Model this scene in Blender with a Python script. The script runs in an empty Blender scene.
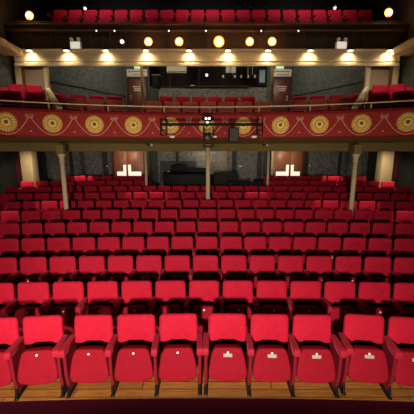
import bpy, bmesh, math, random
from mathutils import Vector, Matrix
random.seed(7)
S = bpy.context.scene
COL = S.collection
PI = math.pi

# ------------------------------------------------------------------ materials
def mat(name, col, rough=.6, metal=0., emit=None, est=1., noise=0., nscale=40., sheen=0., bump=0., spec=.5):
    m = bpy.data.materials.new(name); m.use_nodes = True
    nt = m.node_tree; b = nt.nodes['Principled BSDF']
    b.inputs['Base Color'].default_value = (*col, 1)
    b.inputs['Roughness'].default_value = rough
    b.inputs['Metallic'].default_value = metal
    b.inputs['Specular IOR Level'].default_value = spec
    if sheen:
        b.inputs['Sheen Weight'].default_value = sheen
        b.inputs['Sheen Roughness'].default_value = .4
        b.inputs['Sheen Tint'].default_value = (1, .35, .4, 1)
    if emit:
        b.inputs['Emission Color'].default_value = (*emit, 1)
        b.inputs['Emission Strength'].default_value = est
    if noise or bump:
        tc = nt.nodes.new('ShaderNodeTexCoord')
        n = nt.nodes.new('ShaderNodeTexNoise'); n.inputs['Scale'].default_value = nscale
        n.inputs['Detail'].default_value = 4
        nt.links.new(tc.outputs['Object'], n.inputs['Vector'])
        if noise:
            r = nt.nodes.new('ShaderNodeValToRGB')
            r.color_ramp.elements[0].position = .3; r.color_ramp.elements[1].position = .7
            r.color_ramp.elements[0].color = (*[c*(1-noise) for c in col], 1)
            r.color_ramp.elements[1].color = (*[min(1, c*(1+noise)) for c in col], 1)
            nt.links.new(n.outputs['Fac'], r.inputs['Fac'])
            nt.links.new(r.outputs['Color'], b.inputs['Base Color'])
        if bump:
            bp = nt.nodes.new('ShaderNodeBump'); bp.inputs['Strength'].default_value = bump
            bp.inputs['Distance'].default_value = .01
            nt.links.new(n.outputs['Fac'], bp.inputs['Height'])
            nt.links.new(bp.outputs['Normal'], b.inputs['Normal'])
    return m

def wood_mat(name, c1, c2, scale=(14, 1.2, 1), plank=None):
    m = bpy.data.materials.new(name); m.use_nodes = True
    nt = m.node_tree; b = nt.nodes['Principled BSDF']
    tc = nt.nodes.new('ShaderNodeTexCoord'); mp = nt.nodes.new('ShaderNodeMapping')
    mp.inputs['Scale'].default_value = scale
    n = nt.nodes.new('ShaderNodeTexNoise'); n.inputs['Scale'].default_value = 3; n.inputs['Detail'].default_value = 6
    r = nt.nodes.new('ShaderNodeValToRGB')
    r.color_ramp.elements[0].color = (*c1, 1); r.color_ramp.elements[1].color = (*c2, 1)
    r.color_ramp.elements[0].position = .3; r.color_ramp.elements[1].position = .7
    nt.links.new(tc.outputs['Object'], mp.inputs['Vector']); nt.links.new(mp.outputs['Vector'], n.inputs['Vector'])
    nt.links.new(n.outputs['Fac'], r.inputs['Fac'])
    out = r.outputs['Color']
    if plank:
        br = nt.nodes.new('ShaderNodeTexBrick'); br.inputs['Scale'].default_value = plank
        br.inputs['Color1'].default_value = (1, 1, 1, 1); br.inputs['Color2'].default_value = (.72, .72, .72, 1)
        br.inputs['Mortar'].default_value = (.15, .15, .15, 1); br.inputs['Mortar Size'].default_value = .006
        br.inputs['Brick Width'].default_value = 1.6; br.inputs['Row Height'].default_value = .12
        nt.links.new(tc.outputs['Object'], br.inputs['Vector'])
        mx = nt.nodes.new('ShaderNodeMix'); mx.data_type = 'RGBA'; mx.blend_type = 'MULTIPLY'
        mx.inputs['Factor'].default_value = 1
        nt.links.new(out, mx.inputs['A']); nt.links.new(br.outputs['Color'], mx.inputs['B'])
        out = mx.outputs['Result']
    nt.links.new(out, b.inputs['Base Color'])
    b.inputs['Roughness'].default_value = .4
    return m

def paper_mat(name, c1, c2, scale=9):
    m = bpy.data.materials.new(name); m.use_nodes = True
    nt = m.node_tree; b = nt.nodes['Principled BSDF']
    tc = nt.nodes.new('ShaderNodeTexCoord')
    v = nt.nodes.new('ShaderNodeTexVoronoi'); v.inputs['Scale'].default_value = scale
    n = nt.nodes.new('ShaderNodeTexNoise'); n.inputs['Scale'].default_value = scale*3
    nt.links.new(tc.outputs['Object'], v.inputs['Vector']); nt.links.new(tc.outputs['Object'], n.inputs['Vector'])
    mm = nt.nodes.new('ShaderNodeMath'); mm.operation = 'MULTIPLY'
    nt.links.new(v.outputs['Distance'], mm.inputs[0]); nt.links.new(n.outputs['Fac'], mm.inputs[1])
    r = nt.nodes.new('ShaderNodeValToRGB')
    r.color_ramp.elements[0].position = .1; r.color_ramp.elements[1].position = .35
    r.color_ramp.elements[0].color = (*c1, 1); r.color_ramp.elements[1].color = (*c2, 1)
    nt.links.new(mm.outputs[0], r.inputs['Fac']); nt.links.new(r.outputs['Color'], b.inputs['Base Color'])
    b.inputs['Roughness'].default_value = .7
    return m

M = {
 'velvet': mat('red_velvet', (.39, .005, .0215), .75, noise=.10, nscale=14, sheen=.15, bump=.1, spec=.15),
 'salmon': mat('salmon_backrest', (.62, .13, .085), .8, noise=.08, nscale=14, spec=.15),
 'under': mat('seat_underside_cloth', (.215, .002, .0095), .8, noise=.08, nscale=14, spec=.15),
 'arm': mat('red_arm_velvet', (.30, .005, .018), .7, noise=.1, nscale=20, sheen=.15, spec=.2),
 'standard': mat('maroon_metal', (.16, .006, .012), .45, spec=.3),
 'iron': mat('black_iron', (.012, .010, .010), .35, metal=.6),
 'plate': mat('ivory_plate', (.34, .29, .22), .6, spec=.2),
 'disc': mat('white_disc', (.9, .88, .82), .35),
 'wood': wood_mat('floor_boards', (.26, .09, .016), (.46, .19, .04), (1.2, 14, 1), plank=1.0),
 'carpet': mat('maroon_carpet', (.034, .002, .006), .95, noise=.3, nscale=60, spec=.05),
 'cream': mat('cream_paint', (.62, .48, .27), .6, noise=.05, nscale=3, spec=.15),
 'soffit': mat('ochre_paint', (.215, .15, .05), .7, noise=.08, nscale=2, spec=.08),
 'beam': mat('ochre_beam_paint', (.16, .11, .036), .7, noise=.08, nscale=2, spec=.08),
 'tan': mat('tan_wall_paint', (.30, .22, .12), .7, noise=.08, nscale=2),
 'panelred': mat('red_parapet_paint', (.34, .028, .022), .6, noise=.05, nscale=4, spec=.1),
 'ledge': mat('dark_red_ledge', (.20, .008, .008), .6, spec=.1),
 'gold': mat('gold_paint', (.92, .66, .20), .5, metal=.0, spec=.2),
 'golddark': mat('brown_boss', (.20, .08, .02), .5),
 'goldline': mat('pale_gold_line', (.72, .42, .26), .5),
 'rail': mat('brass_rail', (.62, .48, .26), .4, metal=.2),
 'paper': paper_mat('grey_wallpaper', (.11, .115, .10), (.24, .24, .205)),
 'paperdark': paper_mat('slate_wallpaper', (.048, .058, .056), (.098, .112, .106)),
 'darkstrip': mat('charcoal_paint', (.030, .031, .028), .7),
 'beige': mat('beige_panel', (.26, .22, .15), .6, noise=.08, nscale=3),
 'brown': mat('gallery_brown', (.034, .017, .009), .6, noise=.2, nscale=5, spec=.15),
 'brownlight': mat('gallery_ledge_brown', (.07, .036, .020), .6, spec=.15),
 'black': mat('black_paint', (.006, .005, .005), .8),
 'blackplastic': mat('black_plastic', (.007, .007, .007), .6, spec=.15),
 'darkbrown': mat('dark_brown_paint', (.016, .009, .006), .8),
 'doorwood': wood_mat('door_wood', (.30, .10, .04), (.40, .15, .065), (3, 3, .6)),
 'doordark': wood_mat('dark_door_wood', (.10, .020, .012), (.16, .035, .018), (3, 3, .6)),
 'white': mat('white_plastic', (.80, .76, .64), .4),
 'chrome': mat('chrome', (.6, .6, .58), .25, metal=.9),
 'sign': mat('sign_white', (.75, .70, .62), .5),
 'ink': mat('sign_ink', (.08, .06, .06), .6),
 'inkred': mat('sign_red_ink', (.35, .03, .03), .6),
 'exit': mat('exit_sign_lit', (.5, .8, .5), .5, emit=(.55, .9, .5), est=.7),
 'whiteglow': mat('glowing_white_panel', (.9, .8, .65), .4, emit=(1., .80, .62), est=1.0),
 'bulb': mat('bulb_glow', (1, .8, .5), .4, emit=(1., .80, .50), est=14),
 'amber': mat('amber_glow', (.8, .35, .05), .3, emit=(1., .28, .02), est=.6),
 'led': mat('lamp_lens', (1, .9, .7), .3, emit=(1., .88, .62), est=9),
 'softled': mat('small_lamp_lens', (1, .95, .85), .3, emit=(1., .93, .82), est=1.6),
 'faceglow': mat('glow_face', (.8, .76, .66), .4, emit=(1., .93, .78), est=.55),
 'blue': mat('blue_screen', (.02, .07, .10), .4, emit=(.02, .09, .13), est=.35),
 'curtain': mat('maroon_curtain', (.09, .006, .012), .9, noise=.2, nscale=10),
 'greypanel': mat('grey_acoustic_panel', (.060, .060, .052), .9),
 'desk': mat('desk_black', (.007, .006, .005), .6, spec=.2),
}

# ------------------------------------------------------------------ mesh helpers
def rosette_mat():
    # painted rosette: pale gold petals, shade in their grooves painted brown, an amber inner ring
    m = bpy.data.materials.new('gold_rosette'); m.use_nodes = True
    nt = m.node_tree; b = nt.nodes['Principled BSDF']; L = nt.links.new
    def math_(op, a=None, b_=None, va=None, vb=None):
        n = nt.nodes.new('ShaderNodeMath'); n.operation = op
        if a is not None: L(a, n.inputs[0])
        elif va is not None: n.inputs[0].default_value = va
        if b_ is not None: L(b_, n.inputs[1])
        elif vb is not None: n.inputs[1].default_value = vb
        return n.outputs[0]
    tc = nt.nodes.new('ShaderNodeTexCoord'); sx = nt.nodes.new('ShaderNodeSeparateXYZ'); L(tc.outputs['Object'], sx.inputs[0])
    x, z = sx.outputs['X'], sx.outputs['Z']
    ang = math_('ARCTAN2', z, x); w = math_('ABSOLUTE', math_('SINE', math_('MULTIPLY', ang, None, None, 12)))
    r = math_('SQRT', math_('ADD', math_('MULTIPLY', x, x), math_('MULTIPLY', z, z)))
    groove_shade = math_('LESS_THAN', w, None, None, .42)
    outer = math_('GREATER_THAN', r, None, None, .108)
    groove_shade = math_('MULTIPLY', groove_shade, outer)
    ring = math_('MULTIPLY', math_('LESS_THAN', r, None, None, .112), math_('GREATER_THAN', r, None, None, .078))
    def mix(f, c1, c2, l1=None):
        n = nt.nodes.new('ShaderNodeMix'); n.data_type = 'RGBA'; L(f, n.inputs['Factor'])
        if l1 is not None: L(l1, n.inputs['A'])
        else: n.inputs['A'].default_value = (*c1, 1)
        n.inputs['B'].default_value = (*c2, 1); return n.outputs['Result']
    c = mix(groove_shade, (.98, .72, .22), (.60, .34, .06)); c = mix(ring, None, (.72, .40, .06), c)
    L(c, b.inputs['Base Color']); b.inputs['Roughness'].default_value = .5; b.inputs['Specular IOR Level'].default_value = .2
    return m
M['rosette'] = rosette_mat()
class MB:
    def __init__(s): s.v = []; s.f = []; s.sm = []
    def add(s, vs, fs, smooth=False):
        o = len(s.v); s.v += [tuple(v) for v in vs]
        for f in fs: s.f.append([i+o for i in f]); s.sm.append(smooth)
        return s
    def box(s, x0, x1, y0, y1, z0, z1, bev=0.0):
        if bev <= 0:
            v = [(x, y, z) for x in (x0, x1) for y in (y0, y1) for z in (z0, z1)]
            return s.add(v, [(0,1,3,2),(4,6,7,5),(0,4,5,1),(2,3,7,6),(0,2,6,4),(1,5,7,3)])
        bm = bmesh.new(); bmesh.ops.create_cube(bm, size=1)
        for q in bm.verts:
            q.co = Vector(((x0+x1)/2+q.co.x*(x1-x0), (y0+y1)/2+q.co.y*(y1-y0), (z0+z1)/2+q.co.z*(z1-z0)))
        bmesh.ops.bevel(bm, geom=bm.edges[:], offset=bev, segments=2, affect='EDGES', profile=.5)
        s.bm(bm, True); return s
    def bm(s, bm, smooth=False):
        bm.verts.index_update()
        s.add([v.co[:] for v in bm.verts], [[v.index for v in f.verts] for f in bm.faces], smooth); bm.free()
        return s
    def tube(s, pts, r, n=8, caps=True):
        pts = [Vector(p) for p in pts]; rs = r if isinstance(r, (list, tuple)) else [r]*len(pts)
        vs = []; fs = []
        for i, p in enumerate(pts):
            t = (pts[min(i+1, len(pts)-1)]-pts[max(i-1, 0)]).normalized()
            a = Vector((0, 0, 1)) if abs(t.z) < .9 else Vector((1, 0, 0))
            u = t.cross(a).normalized(); w = t.cross(u)
            for k in range(n):
                an = 2*PI*k/n; vs.append(p+(u*math.cos(an)+w*math.sin(an))*rs[i])
        for i in range(len(pts)-1):
            for k in range(n):
                a, b = i*n+k, i*n+(k+1) % n
                fs.append((a, b, b+n, a+n))
        s.add(vs, fs, True)
        if caps:
            s.add(vs[:n], [list(range(n))[::-1]]); s.add(vs[-n:], [list(range(n))])
        return s
    def lathe(s, prof, n=16, c=(0, 0, 0), axis='z'):
        vs = []; fs = []
        for (r, h) in prof:
            for k in range(n):
                a = 2*PI*k/n; x, y = r*math.cos(a), r*math.sin(a)
                p = (x, y, h) if axis == 'z' else (x, h, y)
                vs.append((p[0]+c[0], p[1]+c[1], p[2]+c[2]))
        for i in range(len(prof)-1):
            for k in range(n):
                fs.append((i*n+k, i*n+(k+1) % n, (i+1)*n+(k+1) % n, (i+1)*n+k))
        fs.append(list(range(n))[::-1]); m = (len(prof)-1)*n; fs.append([m+k for k in range(n)])
        return s.add(vs, fs, True)
    def xf(s, mtx):
        s.v = [tuple(mtx @ Vector(v)) for v in s.v]; return s
    def build(s, name, m, parent=None, fix=True):
        me = bpy.data.meshes.new(name); me.from_pydata(s.v, [], s.f)
        me.polygons.foreach_set('use_smooth', s.sm)
        me.materials.append(m); me.update()
        if fix:
            b = bmesh.new(); b.from_mesh(me); bmesh.ops.recalc_face_normals(b, faces=b.faces[:]); b.to_mesh(me); b.free()
        o = bpy.data.objects.new(name, me); COL.objects.link(o)
        if parent is not None: o.parent = parent
        return o

def pillow(outline, depth_front, depth_back, axes, rings=((0, 0), (.006, .35), (.02, .75), (.05, 1.)), back=True, back_rings=None):
    """padded panel: outline (u,w) polygon; axes = (origin, U, W, N); N points to the viewer side"""
    O, U, W, N = [Vector(a) for a in axes]
    us = [p[0] for p in outline]; ws = [p[1] for p in outline]
    cu, cw = (max(us)+min(us))/2, (max(ws)+min(ws))/2; hu, hw = (max(us)-min(us))/2, (max(ws)-min(ws))/2
    vs = []; fs = []; n = len(outline)
    lay = [(i, d*depth_front) for i, d in rings[::-1]]
    if back: lay += [(i, -d*depth_back) for i, d in (back_rings or rings[1:])]
    for ins, d in lay:
        for u, w in outline:
            uu = cu+(u-cu)*(1-ins/hu); ww = cw+(w-cw)*(1-ins/hw)
            vs.append(O+U*uu+W*ww+N*d)
    L = len(lay)
    for i in range(L-1):
        for k in range(n): fs.append((i*n+k, i*n+(k+1) % n, (i+1)*n+(k+1) % n, (i+1)*n+k))
    fs.append(list(range(n))); fs.append([(L-1)*n+k for k in range(n)][::-1])
    return MB().add(vs, fs, True)

def round_poly(pts, seg=5):
    """pts: (u,w,radius) polygon with rounded corners"""
    out = []; n = len(pts)
    for i in range(n):
        p = Vector(pts[i][:2]); r = pts[i][2]
        a = Vector(pts[i-1][:2]); b = Vector(pts[(i+1) % n][:2])
        if r <= 0: out.append(tuple(p)); continue
        p0 = p+(a-p).normalized()*r; p1 = p+(b-p).normalized()*r
        for k in range(seg+1):
            t = k/seg; out.append(tuple(p0*(1-t)**2+p*2*t*(1-t)+p1*t*t))
    return out

def tag(o, label=None, cat=None, group=None, kind=None):
    if label: o['label'] = label
    if cat: o['category'] = cat
    if group: o['group'] = group
    if kind: o['kind'] = kind
    return o
def thing(name, label, cat, loc=(0, 0, 0), rz=0, group=None):
    o = bpy.data.objects.new(name, None); COL.objects.link(o)
    o.location = loc; o.rotation_euler = (0, 0, rz); o.empty_display_size = .1
    return tag(o, label, cat, group)
def struct(o): o['kind'] = 'structure'; return o
def dup(root, loc, rz, label, group, cat=None, drop=(), only=None, scale=None):
    r = root.copy(); COL.objects.link(r); r.location = loc; r.rotation_euler = (0, 0, rz)
    r['label'] = label; r['group'] = group
    if cat: r['category'] = cat
    for ch in list(root.children):
        if ch.name.split('.')[0] in drop: continue
        c = ch.copy(); COL.objects.link(c); c.parent = r
        for g in list(ch.children):
            if g.name.split('.')[0] in drop: continue
            d = g.copy(); COL.objects.link(d); d.parent = c
    return r

ORD = ['', 'first', 'second', 'third', 'fourth', 'fifth', 'sixth', 'seventh', 'eighth', 'ninth', 'tenth', 'eleventh', 'twelfth',
       'thirteenth', 'fourteenth', 'fifteenth', 'sixteenth', 'seventeenth', 'eighteenth', 'nineteenth', 'twentieth']
ORD += ['twenty-'+w for w in ORD[1:10]] + ['thirtieth'] + ['thirty-'+w for w in ORD[1:10]]

# ------------------------------------------------------------------ camera
TH = math.radians(10.8); CH = 2.876; F = 293.0
cd = bpy.data.cameras.new('camera'); cam = bpy.data.objects.new('camera', cd); COL.objects.link(cam)
cam.location = (0, 0, CH); cam.rotation_euler = (PI/2-TH, 0, 0)
cd.sensor_width = 36; cd.lens = F/414*36; cd.clip_start = .05
S.camera = cam
def proj(X, Y, Z):
    zc = Y*math.cos(TH)-(Z-CH)*math.sin(TH); yc = Y*math.sin(TH)+(Z-CH)*math.cos(TH)
    return 207+F*X/zc, 207-F*yc/zc
def at(x, y, Y):
    k = (207-y)/F; zc = Y/(math.cos(TH)+k*math.sin(TH))
    return Vector(((x-207)/F*zc, Y, CH-zc*math.sin(TH)+k*zc*math.cos(TH)))

# ------------------------------------------------------------------ stalls floor (curved raked terraces)
RC = 55.0
ROWY = [3.273, 4.20, 5.10, 6.00, 6.88, 7.77, 8.68, 9.57, 10.46, 11.36, 12.26]
ROWZ = [0.0, .012, .092, .185, .303, .425, .53, .648, .75, .86, .97]
def arcdy(X): return -X*X/(2*RC)
def arc_steps(prof, xs, dyf):
    """prof: list of (y,z) polyline; swept along x with y offset dyf(x)"""
    vs = []; fs = []; n = len(prof)
    for x in xs:
        for y, z in prof: vs.append((x, y+dyf(x), z))
    for i in range(len(xs)-1):
        for k in range(n-1): fs.append((i*n+k, i*n+k+1, (i+1)*n+k+1, (i+1)*n+k))
    return vs, fs
xs = [-7.7+15.4*i/44 for i in range(45)]
prof = [(3.78, 0.0)]
for i in range(1, 11):
    y0 = ROWY[i]-.43 if i > 1 else 3.78
    prof.append((y0, ROWZ[i-1])); prof.append((y0, ROWZ[i]))
prof += [(13.0, .97), (13.0, 1.05), (14.9, 1.05), (14.9, -.3), (3.6, -.3), (3.6, 0), (3.78, 0)]
v, f = arc_steps(prof, xs, arcdy)
struct(MB().add(v, f).build('floor_raked', M['carpet'], fix=False))
v = [(-7.7, 2.95, 0), (7.7, 2.95, 0), (7.7, 3.4, 0), (-7.7, 3.4, 0)]
pv, pf = arc_steps([(2.99, -.02), (2.99, .001), (3.80, .001), (3.80, -.02), (2.99, -.02)], xs, arcdy)
struct(MB().add(pv, pf).build('floor_boards', M['wood'], fix=False))
struct(MB().box(-7.7, 7.7, 1.9, 3.1, -.1, -.001).build('floor_front', M['carpet']))

# ------------------------------------------------------------------ the theatre seat
def seat_proto(name, label, cat, vel, plate):
    t = thing(name, label, cat)
    # backrest: rounded top corners, lower corners hang lower than the middle of the bottom edge
    hw = .233
    out = round_poly([(-hw, .905, .06), (hw, .905, .06), (hw+.004, .545, .045), (hw-.10, .555, .03), (hw-.14, .578, .02),
                      (-hw+.14, .578, .02), (-hw+.10, .555, .03), (-hw-.004, .545, .045)])
    out = [(u, w-.73) for u, w in out]
    pillow(out, .03, .045, ((0, .01, .73), (1, 0, 0), (0, .10, .995), (0, -.995, .10)),
           rings=((0, 0), (.004, .4), (.012, .75), (.035, 1.))).build('backrest', vel, t)
    # tipped-up seat pan, underside facing the stage
    half = [(.0, .200), (.09, .200), (.145, .196), (.168, .180), (.186, .14), (.203, .08), (.217, .0), (.226, -.07), (.228, -.125), (.218, -.165), (.190, -.188), (.13, -.199), (.06, -.205)]
    pan = half+[(0, -.206)]+[(-u, w) for u, w in half[:0:-1]]
    W = Vector((0, .174, .985)); N = Vector((0, -.985, .174))
    p = pillow(pan, .022, .1, ((0, -.205, .388), (1, 0, 0), W, N),
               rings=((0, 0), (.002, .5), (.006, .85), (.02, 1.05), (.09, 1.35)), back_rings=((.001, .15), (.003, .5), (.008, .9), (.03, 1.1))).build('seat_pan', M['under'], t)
    o = Vector((0, -.205, .388))+W*.150+N*.0285
    R = Matrix.Translation(o) @ Matrix(((1, 0, 0, 0), (0, W.y, -N.y, 0), (0, W.z, -N.z, 0), (0, 0, 0, 1))).to_4x4()
    # local x = across, y = up the pan, z = into the pan
    MB().lathe([(.013, .004), (.013, -.004), (.009, -.007)], 10).xf(R).build('number_disc', M['disc'], p)
    if plate:
        MB().box(-.052, .052, -.054, -.014, -.004, .006, .002).xf(R).build('number_plate', M['plate'], p)
    return t
def arm_mesh(x):
    # padded arm: flat top, rounded front that turns down
    prof = round_poly([(.02, .655, .02), (-.325, .668, .045), (-.325, .575, .025), (.02, .595, .02)])
    vs = []; n = len(prof); fs = []
    lay = [(-.034, .75), (-.031, .93), (-.024, 1.), (.024, 1.), (.031, .93), (.034, .75)]
    for xx, sc in lay:
        for y, z in prof: vs.append((x+xx, -.15+(y+.15)*(1-(1-sc)*.06), .625+(z-.625)*(1-(1-sc)*.5)))
    for i in range(len(lay)-1):
        for k in range(n): fs.append((i*n+k, i*n+(k+1) % n, (i+1)*n+(k+1) % n, (i+1)*n+k))
    fs.append(list(range(n))); fs.append([(len(lay)-1)*n+k for k in range(n)])
    return MB().add(vs, fs, True)
def standard_mesh(x, foot=True):
    b = MB()
    pr = [(-.20, .58), (-.26, .575), (-.255, .30), (-.215, .07), (-.03, .07), (0, .35), (.06, .58), (.03, .60)]
    vs = []; n = len(pr)
    for xx in (-.017, .017):
        for y, z in pr: vs.append((x+xx, y, z))
    b.add(vs, [(k, (k+1) % n, n+(k+1) % n, n+k) for k in range(n)]+[list(range(n)), [n+k for k in range(n)]])
    return b
def foot_mesh(x):
    b = MB()
    b.box(x-.024, x+.024, -.27, .06, .0, .022, .006)
    b.box(x-.016, x+.016, -.235, -.06, .015, .14, .006)
    b.tube([(x, -.22, .13), (x, -.25, .03)], [.018, .016], 8)
    b.lathe([(.010, .0), (.010, .030), (.006, .034)], 8, (x, -.25, 0))
    return b
AX = .260
def full_seat(name, label, cat, plate):
    t = seat_proto(name, label, cat, M['velvet'], plate)
    arm_mesh(-AX).build('armrest', M['arm'], t)
    standard_mesh(-AX).build('standard', M['standard'], t)
    foot_mesh(-AX).build('foot', M['iron'], t)
    return t
def end_arm(t, x=AX):
    for nm, m in (('armrest', 'arm'), ('standard', 'standard'), ('foot', 'iron')):
        k = nm+str(x)
        if k not in END:
            END[k] = {'armrest': arm_mesh, 'standard': standard_mesh, 'foot': foot_mesh}[nm](x).build(nm, M[m], t)
        else:
            c = END[k].copy(); COL.objects.link(c); c.parent = t
END = {}

# ---- front row: straight blocks of three, each block turned a little towards the stage
blocks = [(-2.52, 3.273-.085, math.radians(5), [(-1), 0, 1]), (-.872, 3.273-.005, math.radians(1.5), [-1, 0, 1]),
          (.772, 3.273-.003, math.radians(-1.5), [-1, 0, 1]), (2.445, 3.273-.075, math.radians(-6.5), [-1, 0, 1])]
protos = {}
front = []
for bi, (bx, by, ang, ks) in enumerate(blocks):
    for k in ks:
        x = bx+k*.52*math.cos(ang); y = by+k*.52*math.sin(ang)
        px, _ = proj(x, y, .6)
        if px < -14 or px > 428: continue
        front.append((px, x, y, ang, k == ks[-1], bi >= 2))
for i, (px, x, y, ang, last, plate) in enumerate(sorted(front), 1):
    where = 'at left frame edge' if px < 8 else ('at right frame edge' if i == len(front) else ORD[i]+' from left')
    lab = 'red velvet tip-up seat %s, %s in the front row' % ('with ivory plate' if plate else 'with white disc only', where)
    grp = 'front row of the stalls'
    if plate not in protos:
        t = full_seat('theatre_seat', lab, 'seat', plate); t.location = (x, y, 0); t.rotation_euler = (0, 0, ang); t['group'] = grp
        protos[plate] = t
    else:
        t = dup(protos[plate], (x, y, 0), ang, lab, grp)
    if last: end_arm(t)
# drop the shared list of end-arm children from being copied again: prototypes without end arms are the first of each kind

# ---- the other stalls rows
P0 = protos[False]
OFF = {1: .216, 2: .234, 3: .252, 4: .271, 5: .275, 6: .295, 7: .148, 8: .286, 9: .28, 10: .25}
XMAX = {1: 9, 2: 9, 3: 9, 4: 9, 5: 9, 6: 7.2, 7: 7.15, 8: 7.1, 9: 7.15, 10: 6.5}
ROWNAME = ['front', 'second', 'third', 'fourth', 'fifth', 'sixth', 'seventh', 'eighth', 'ninth', 'tenth', 'rearmost']
for r in range(1, 11):
    L = []
    for k in range(-20, 21):
        x = OFF[r]+(k+.5)*.52
        y = ROWY[r]+arcdy(x); a = -x/RC
        px, py = proj(x, y, ROWZ[r]+.85)
        hwp = .27*F/(y+.3)
        if px < -hwp*.8 or px > 414+hwp*.8 or abs(x)+.27 > XMAX[r]: continue
        if r >= 9 and abs(x+.02) < 2.5: continue
        if r == 9 and abs(abs(x)-2.25) < .3 and False: continue
        L.append((x, y, a))
    gaps = [i for i in range(len(L)) if i == len(L)-1 or L[i+1][0]-L[i][0] > .6]
    nl = 0
    for i, (x, y, a) in enumerate(L, 1):
        drop = ('foot',) if r > 1 else ()
        if r > 3: drop += ('number_disc',)
        lab = 'red velvet tip-up seat, %s from left in the %s row of the stalls' % (ORD[i], ROWNAME[r])
        if i == len(L): lab = 'red velvet tip-up seat, last on the right in the %s row of the stalls' % ROWNAME[r]
        t = dup(P0, (x, y, ROWZ[r]), a, lab, '%s row of the stalls' % ROWNAME[r], drop=drop)
        if i-1 in gaps: end_arm(t)

# ------------------------------------------------------------------ shell
struct(MB().box(-7.9, -7.7, 1.9, 14.9, -.3, 3.2).build('wall_left', M['darkstrip']))
struct(MB().box(7.7, 7.9, 1.9, 14.9, -.3, 3.2).build('wall_right', M['darkstrip']))
struct(MB().box(-7.7, 7.7, 14.2, 14.4, 1.0, 3.0).build('wall_back', M['paper']))
# dark vertical strips on the stalls back wall
n = 0
for xa, xb, m in ((103, 108, 'darkstrip'), (148, 157.5, 'darkstrip'), (176, 179, 'darkstrip'), (219, 227.3, 'beige'), (232, 236, 'darkstrip'),
                  (257.5, 262, 'darkstrip'), (263.5, 270.5, 'darkstrip'), (303.5, 308, 'darkstrip'), (70, 73, 'darkstrip'), (338, 341, 'darkstrip')):
    n += 1
    a = at(xa, 165, 14.17).x; b = at(xb, 165, 14.17).x
    struct(MB().box(a, b, 14.15, 14.2, 1.05, 3.0).build('trim_%d' % n, M[m]))

# circle (balcony) geometry
RF = 11.0; Y0F = 7.8
def yf(X, off=0.0):
    X = max(-6.9, min(6.9, X)); return Y0F-(RF-math.sqrt(RF*RF-X*X))+off
xs2 = [-7.7+15.4*i/60 for i in range(61)]
def sweep_off(prof, name, m, kind='structure', parent=None, xs=xs2, smooth=False):
    vs = []; fs = []; n = len(prof)
    for x in xs:
        for (y, z) in prof:
            vs.append((x, y if y > 12 else yf(x, y), z))
    for i in range(len(xs)-1):
        for k in range(n): fs.append((i*n+k, i*n+(k+1) % n, (i+1)*n+(k+1) % n, (i+1)*n+k))
    fs.append(list(range(n))); fs.append([(len(xs)-1)*n+k for k in range(n)])
    o = MB().add(vs, fs, smooth).build(name, m, parent)
    if kind: o['kind'] = kind
    return o
# slab, soffit, beam, tiers
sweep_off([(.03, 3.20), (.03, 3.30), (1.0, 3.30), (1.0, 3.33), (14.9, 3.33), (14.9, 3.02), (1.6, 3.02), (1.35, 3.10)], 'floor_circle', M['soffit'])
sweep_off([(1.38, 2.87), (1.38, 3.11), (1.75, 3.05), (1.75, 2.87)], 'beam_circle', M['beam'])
def tier(y0, y1, z, name, m=M['carpet']):
    sweep_off([(y0, 3.33), (y0, z), (y1, z), (y1, 3.33)], name, m, xs=[-6.4+12.8*i/48 for i in range(49)])
sweep_off([(.06, 3.30), (.06, 3.36), (14.15, 3.36), (14.15, 3.30)], 'floor_circle_carpet', M['carpet'], xs=[-6.4+12.8*i/48 for i in range(49)])
tier(1.65, 14.15, 3.76, 'floor_circle_tier'); tier(3.0, 14.15, 4.1, 'floor_circle_back')

# parapet: panel, medallions, garlands
par = thing('balcony_parapet', 'curved red balcony front with gold rosettes and painted garlands', 'balcony front', (0, 0, 0))
sweep_off([(0, 3.215), (0, 3.775), (.07, 3.775), (.07, 3.215)], 'panel', M['panelred'], None, par, xs=[-6.4+12.8*i/56 for i in range(57)])
sweep_off([(-.04, 3.775), (-.04, 3.83), (.14, 3.83), (.14, 3.775)], 'top_ledge', M['ledge'], None, par, xs=[-6.4+12.8*i/56 for i in range(57)])
sweep_off([(-.025, 3.195), (-.025, 3.222), (.06, 3.222), (.06, 3.195)], 'bottom_moulding', M['ledge'], None, par, xs=[-6.4+12.8*i/56 for i in range(57)])
def front_frame(s):
    a = s/RF; return Vector((RF*math.sin(a), Y0F-RF*(1-math.cos(a)), 0)), -a  # point and facing turn
def on_front(s, z, d=0.0):
    a = s/RF; R_ = RF-0.0+0  # centre of arc lies towards the stage at y = Y0F-RF
    return Vector(((RF-d)*math.sin(a), Y0F-RF+(RF-d)*math.cos(a), z))
SP = .93; ZM = 3.52
def rosette():
    b = MB(); n = 24; vs = []; fs = []
    lay = [(.205, 0), (.205, .014), (.180, .046), (.125, .030), (.105, .016), (.085, .040), (.05, .044)]
    nn = n*4
    for (r, d) in lay:
        for k in range(nn):
            a = 2*PI*k/nn
            lob = abs(math.sin(a*n/2)) if r > .09 else 1
            rr = r*(.90+.10*lob) if r > .17 else r
            dd = d*(.25+.75*lob) if d > .01 and r > .11 else d
            vs.append((rr*math.cos(a), -dd, rr*math.sin(a)))
    for i in range(len(lay)-1):
        for k in range(nn): fs.append((i*nn+k, i*nn+(k+1) % nn, (i+1)*nn+(k+1) % nn, (i+1)*nn+k))
    fs.append([(len(lay)-1)*nn+k for k in range(nn)])
    return b.add(vs, fs, False)
ros = None
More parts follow.
